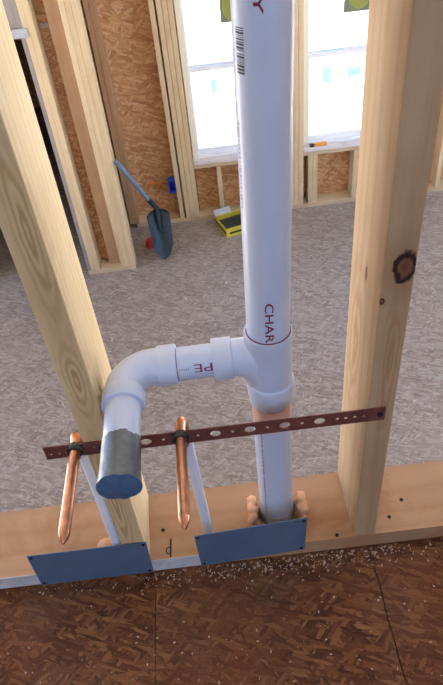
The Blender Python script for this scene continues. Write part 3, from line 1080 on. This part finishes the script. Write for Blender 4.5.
# ------------------------------------------------------------------ far room: shovel, carton, small things
sh = empty('shovel', (-0.385, 3.70, ZF), 'dark teal shovel with a blue-grey handle leaning on the partition end', 'shovel')
tipp = Vector((-0.385, 3.72, ZF + 0.004))
bt = Vector((-0.395, 3.88, ZF + 0.385))
hd = Vector((-0.606, 3.66, -0.935))
ax = (bt - tipp).normalized()
sd = ax.cross(Vector((0.25, -1, 0.2))).normalized()
nrm = sd.cross(ax).normalized()
if nrm.y > 0:
    nrm = -nrm
L = (bt - tipp).length
V, Fc = [], []
nu, nv = 18, 12
for sgn in (0, 1):
    for i in range(nu + 1):
        t = i / nu
        half = 0.082 * min(1.0, (t / 0.28) ** 0.55) if t < 0.28 else 0.082 + 0.02 * (t - 0.28)
        if t > 0.88:
            half *= 1 - ((t - 0.88) / 0.12) ** 2 * 0.55
        for j in range(nv + 1):
            s = -1 + 2 * j / nv
            p = tipp + ax * (L * t) + sd * (half * s) + nrm * (0.045 * s * s * min(1, t * 2.2) + 0.03 * (1 - t) ** 2 - 0.004 * sgn)
            V.append(p)
W_ = nv + 1
K = (nu + 1) * W_
for i in range(nu):
    for j in range(nv):
        a = i * W_ + j
        Fc.append((a, a + 1, a + W_ + 1, a + W_))
        Fc.append((K + a, K + a + W_, K + a + W_ + 1, K + a + 1))
for i in range(nu):
    for j in (0, nv):
        a = i * W_ + j
        Fc.append((a, a + W_, K + a + W_, K + a))
for j in range(nv):
    for i in (0, nu):
        a = i * W_ + j
        Fc.append((a, a + 1, K + a + 1, K + a))
obj('blade', (V, Fc), M_TEAL, sh, True, 50)
sk = [tipp + ax * (L * 0.55) + nrm * 0.012, tipp + ax * (L * 0.8) + nrm * 0.016, bt + nrm * 0.01 + ax * 0.01, bt.lerp(hd, 0.10) + nrm * 0.004, bt.lerp(hd, 0.22)]
obj('socket', sweep(sk, [0.006, 0.017, 0.021, 0.021, 0.020], 20), M_TEAL, sh, True)
obj('handle', sweep([bt.lerp(hd, 0.18), bt.lerp(hd, 0.5), bt.lerp(hd, 0.985), hd], [0.0165, 0.018, 0.018, 0.010], 20), M_HANDLE, sh, True)

cb = empty('carton', (0.2, 4.05, ZF), 'open yellow and black nail carton on the lower floor below the window', 'box')
p0 = atz(227, 238, ZF)
pl_ = atz(212, 222, ZF)
e1 = Vector((0.26, 0.085, 0)).normalized()
e2 = Vector((-e1.y, e1.x, 0))
A, B, Hh = 0.25, 0.24, 0.085
mt_ = Matrix((e1, e2, Z_)).transposed().to_4x4()
mt_.translation = Vector((p0.x, p0.y, ZF + 0.0005))
th = 0.004
obj('side_wall', xform(box(0, A, 0, th, 0, Hh), mt_), M_YELLOW, cb)
obj('side_wall', xform(box(0, A, B - th, B, 0, Hh), mt_), M_YELLOW, cb)
obj('side_wall', xform(box(0, th, th, B - th, 0, Hh), mt_), M_YELLOW, cb)
obj('side_wall', xform(box(A - th, A, th, B - th, 0, Hh), mt_), M_YELLOW, cb)
obj('base', xform(box(th, A - th, th, B - th, 0, th), mt_), M_BLACKP, cb)
obj('contents', xform(box(th + 0.004, A - th - 0.004, th + 0.004, B - th - 0.03, th, Hh * 0.72, 0.01), mt_), M_BLACKP, cb)
fm = mt_ @ Matrix.Translation((0, B, Hh)) @ Matrix.Rotation(math.radians(38), 4, 'X')
obj('flap', xform(box(0.0, A * 0.6, 0, 0.055, 0, 0.003), fm), M_TRIM, cb)
obj('band', xform(box(-0.0008, -0.0001, 0.0, B, 0.022, 0.05), mt_), M_BLACKP, cb)
obj('band', xform(box(0.03, A, -0.0008, -0.0001, 0.026, 0.046), mt_), M_BLACKP, cb)

eb = empty('electrical_box', (-0.262, YB + 0.02, -1.57), 'small blue plastic electrical box on the stud left of the window', 'electrical box')
bx = (-0.290, -0.2325)
bz = (-1.570, -1.452)
yb0, yb1 = YB - 0.012, YB + 0.06
t_ = 0.004
obj('shell', join(box(bx[0], bx[0] + t_, yb0, yb1, bz[0], bz[1]), box(bx[1] - t_, bx[1], yb0, yb1, bz[0], bz[1]),
                  box(bx[0] + t_, bx[1] - t_, yb0, yb1, bz[0], bz[0] + t_), box(bx[0] + t_, bx[1] - t_, yb0, yb1, bz[1] - t_, bz[1]),
                  box(bx[0] + t_, bx[1] - t_, yb1 - t_, yb1, bz[0] + t_, bz[1] - t_)), M_BLUE, eb)
for z in (bz[0] + 0.008, bz[1] - 0.016):
    obj('screw_ear', box((bx[0] + bx[1]) / 2 - 0.006, (bx[0] + bx[1]) / 2 + 0.006, yb0 + 0.002, yb0 + 0.006, z, z + 0.008), M_BLUE, eb)

cpts = []
for i in range(30):
    a = i / 29 * 1.35 * math.pi * 2
    cpts.append((-0.40 + 0.055 * math.cos(a) - 0.0015 * i, YS - 0.012 - 0.0004 * i, -1.60 + 0.06 * math.sin(a) + 0.001 * i))
cpts.append((-0.33, YS - 0.03, -1.52))
cpts.append((-0.292, YS - 0.06, -1.50))
tag(obj('cable', sweep(cpts, 0.005, 10), M_ORANGE, None, True), 'orange cable coil hanging beside the blue electrical box', 'cable')

rc = empty('plastic_cap', (-0.50, 3.95, ZF), 'small red plastic cap on the floor behind the shovel blade', 'cap')
obj('cap', sweep([(-0.50, 3.95, ZF + 0.0006), (-0.50, 3.95, ZF + 0.05), (-0.50, 3.95, ZF + 0.062), (-0.50, 3.95, ZF + 0.066)], [0.042, 0.040, 0.032, 0.012], 24), M_RED, rc, True)
obj('rim', sweep([(-0.50, 3.95, ZF + 0.0006), (-0.50, 3.95, ZF + 0.008)], [0.047, 0.047], 24), M_RED, rc, True)

zsl = WZ0 + 0.032
og = empty('wood_offcut', (1.0, YB + 0.03, zsl), 'small orange scrap lying on the right window sill', 'scrap')
obj('scrap', xform(box(-0.055, 0.055, -0.02, 0.02, 0, 0.022, 0.006), Matrix.Translation((1.015, YB + 0.026, zsl + 0.0004)) @ Matrix.Rotation(0.12, 4, 'Z')), M_ORANGE, og)
obj('dark_end', xform(box(-0.018, 0.012, -0.016, 0.016, 0, 0.02, 0.004), Matrix.Translation((0.946, YB + 0.022, zsl + 0.0004)) @ Matrix.Rotation(0.12, 4, 'Z')), M_BLACKP, og)


# ------------------------------------------------------------------ shavings and chips
def flakes(name, n, place, smin, smax, mat, label, seed):
    random.seed(seed)
    V, Fc = [], []
    for _ in range(n):
        x, y, z = place()
        s = random.uniform(smin, smax)
        w = s * random.uniform(0.2, 0.6)
        a = random.uniform(0, math.pi)
        tl = random.uniform(0.0, 0.35)
        d = Vector((math.cos(a), math.sin(a), tl)) * s
        e = Vector((-math.sin(a), math.cos(a), random.uniform(-0.2, 0.4))) * w
        c = Vector((x, y, z + 0.0006))
        k = len(V)
        up_ = Vector((0, 0, 0.0006 + 0.25 * s * random.random()))
        V += [c, c + d * 0.5 + up_ - Vector((0, 0, d.z * 0.5)), c + d, c + d + e, c + d * 0.5 + e + up_ * 1.1, c + e]
        for v in V[k:]:
            v.z = max(v.z, z + 0.0004)
        Fc += [(k, k + 1, k + 4, k + 5), (k + 1, k + 2, k + 3, k + 4)]
    o = obj(name, (V, Fc), mat)
    tag(o, label, 'wood shavings', kind='stuff')
    return o


def near_wall():
    x = random.gauss(0.12, 0.16) if random.random() < 0.75 else random.uniform(-0.45, 0.42)
    return x, -0.006 - min(0.055, abs(random.gauss(0, 0.016))), 0.0


flakes('wood_shavings', 520, near_wall, 0.0012, 0.0048, M_SHAV, 'pale wood shavings along the foot of the bottom plate', 21)
flakes('wood_chips', 160, lambda: (random.uniform(-0.45, 0.45), random.uniform(-0.30, -0.075), 0.0), 0.0012, 0.0042, M_SHAV, 'scattered small pale chips on the brown floor boards', 22)
flakes('plate_crumbs', 60, lambda: (random.choice((random.uniform(-0.16, 0.18), random.uniform(0.24, 0.42))), random.uniform(0.01, 0.13), 0.038), 0.001, 0.004, M_SHAV, 'tiny wood crumbs on top of the bottom plate', 23)
flakes('floor_chips', 200, lambda: (random.uniform(-1.2, 1.6), random.uniform(0.9, 3.55), ZF), 0.006, 0.028, M_SHAV, 'pale chips scattered over the grey lower floor', 24)
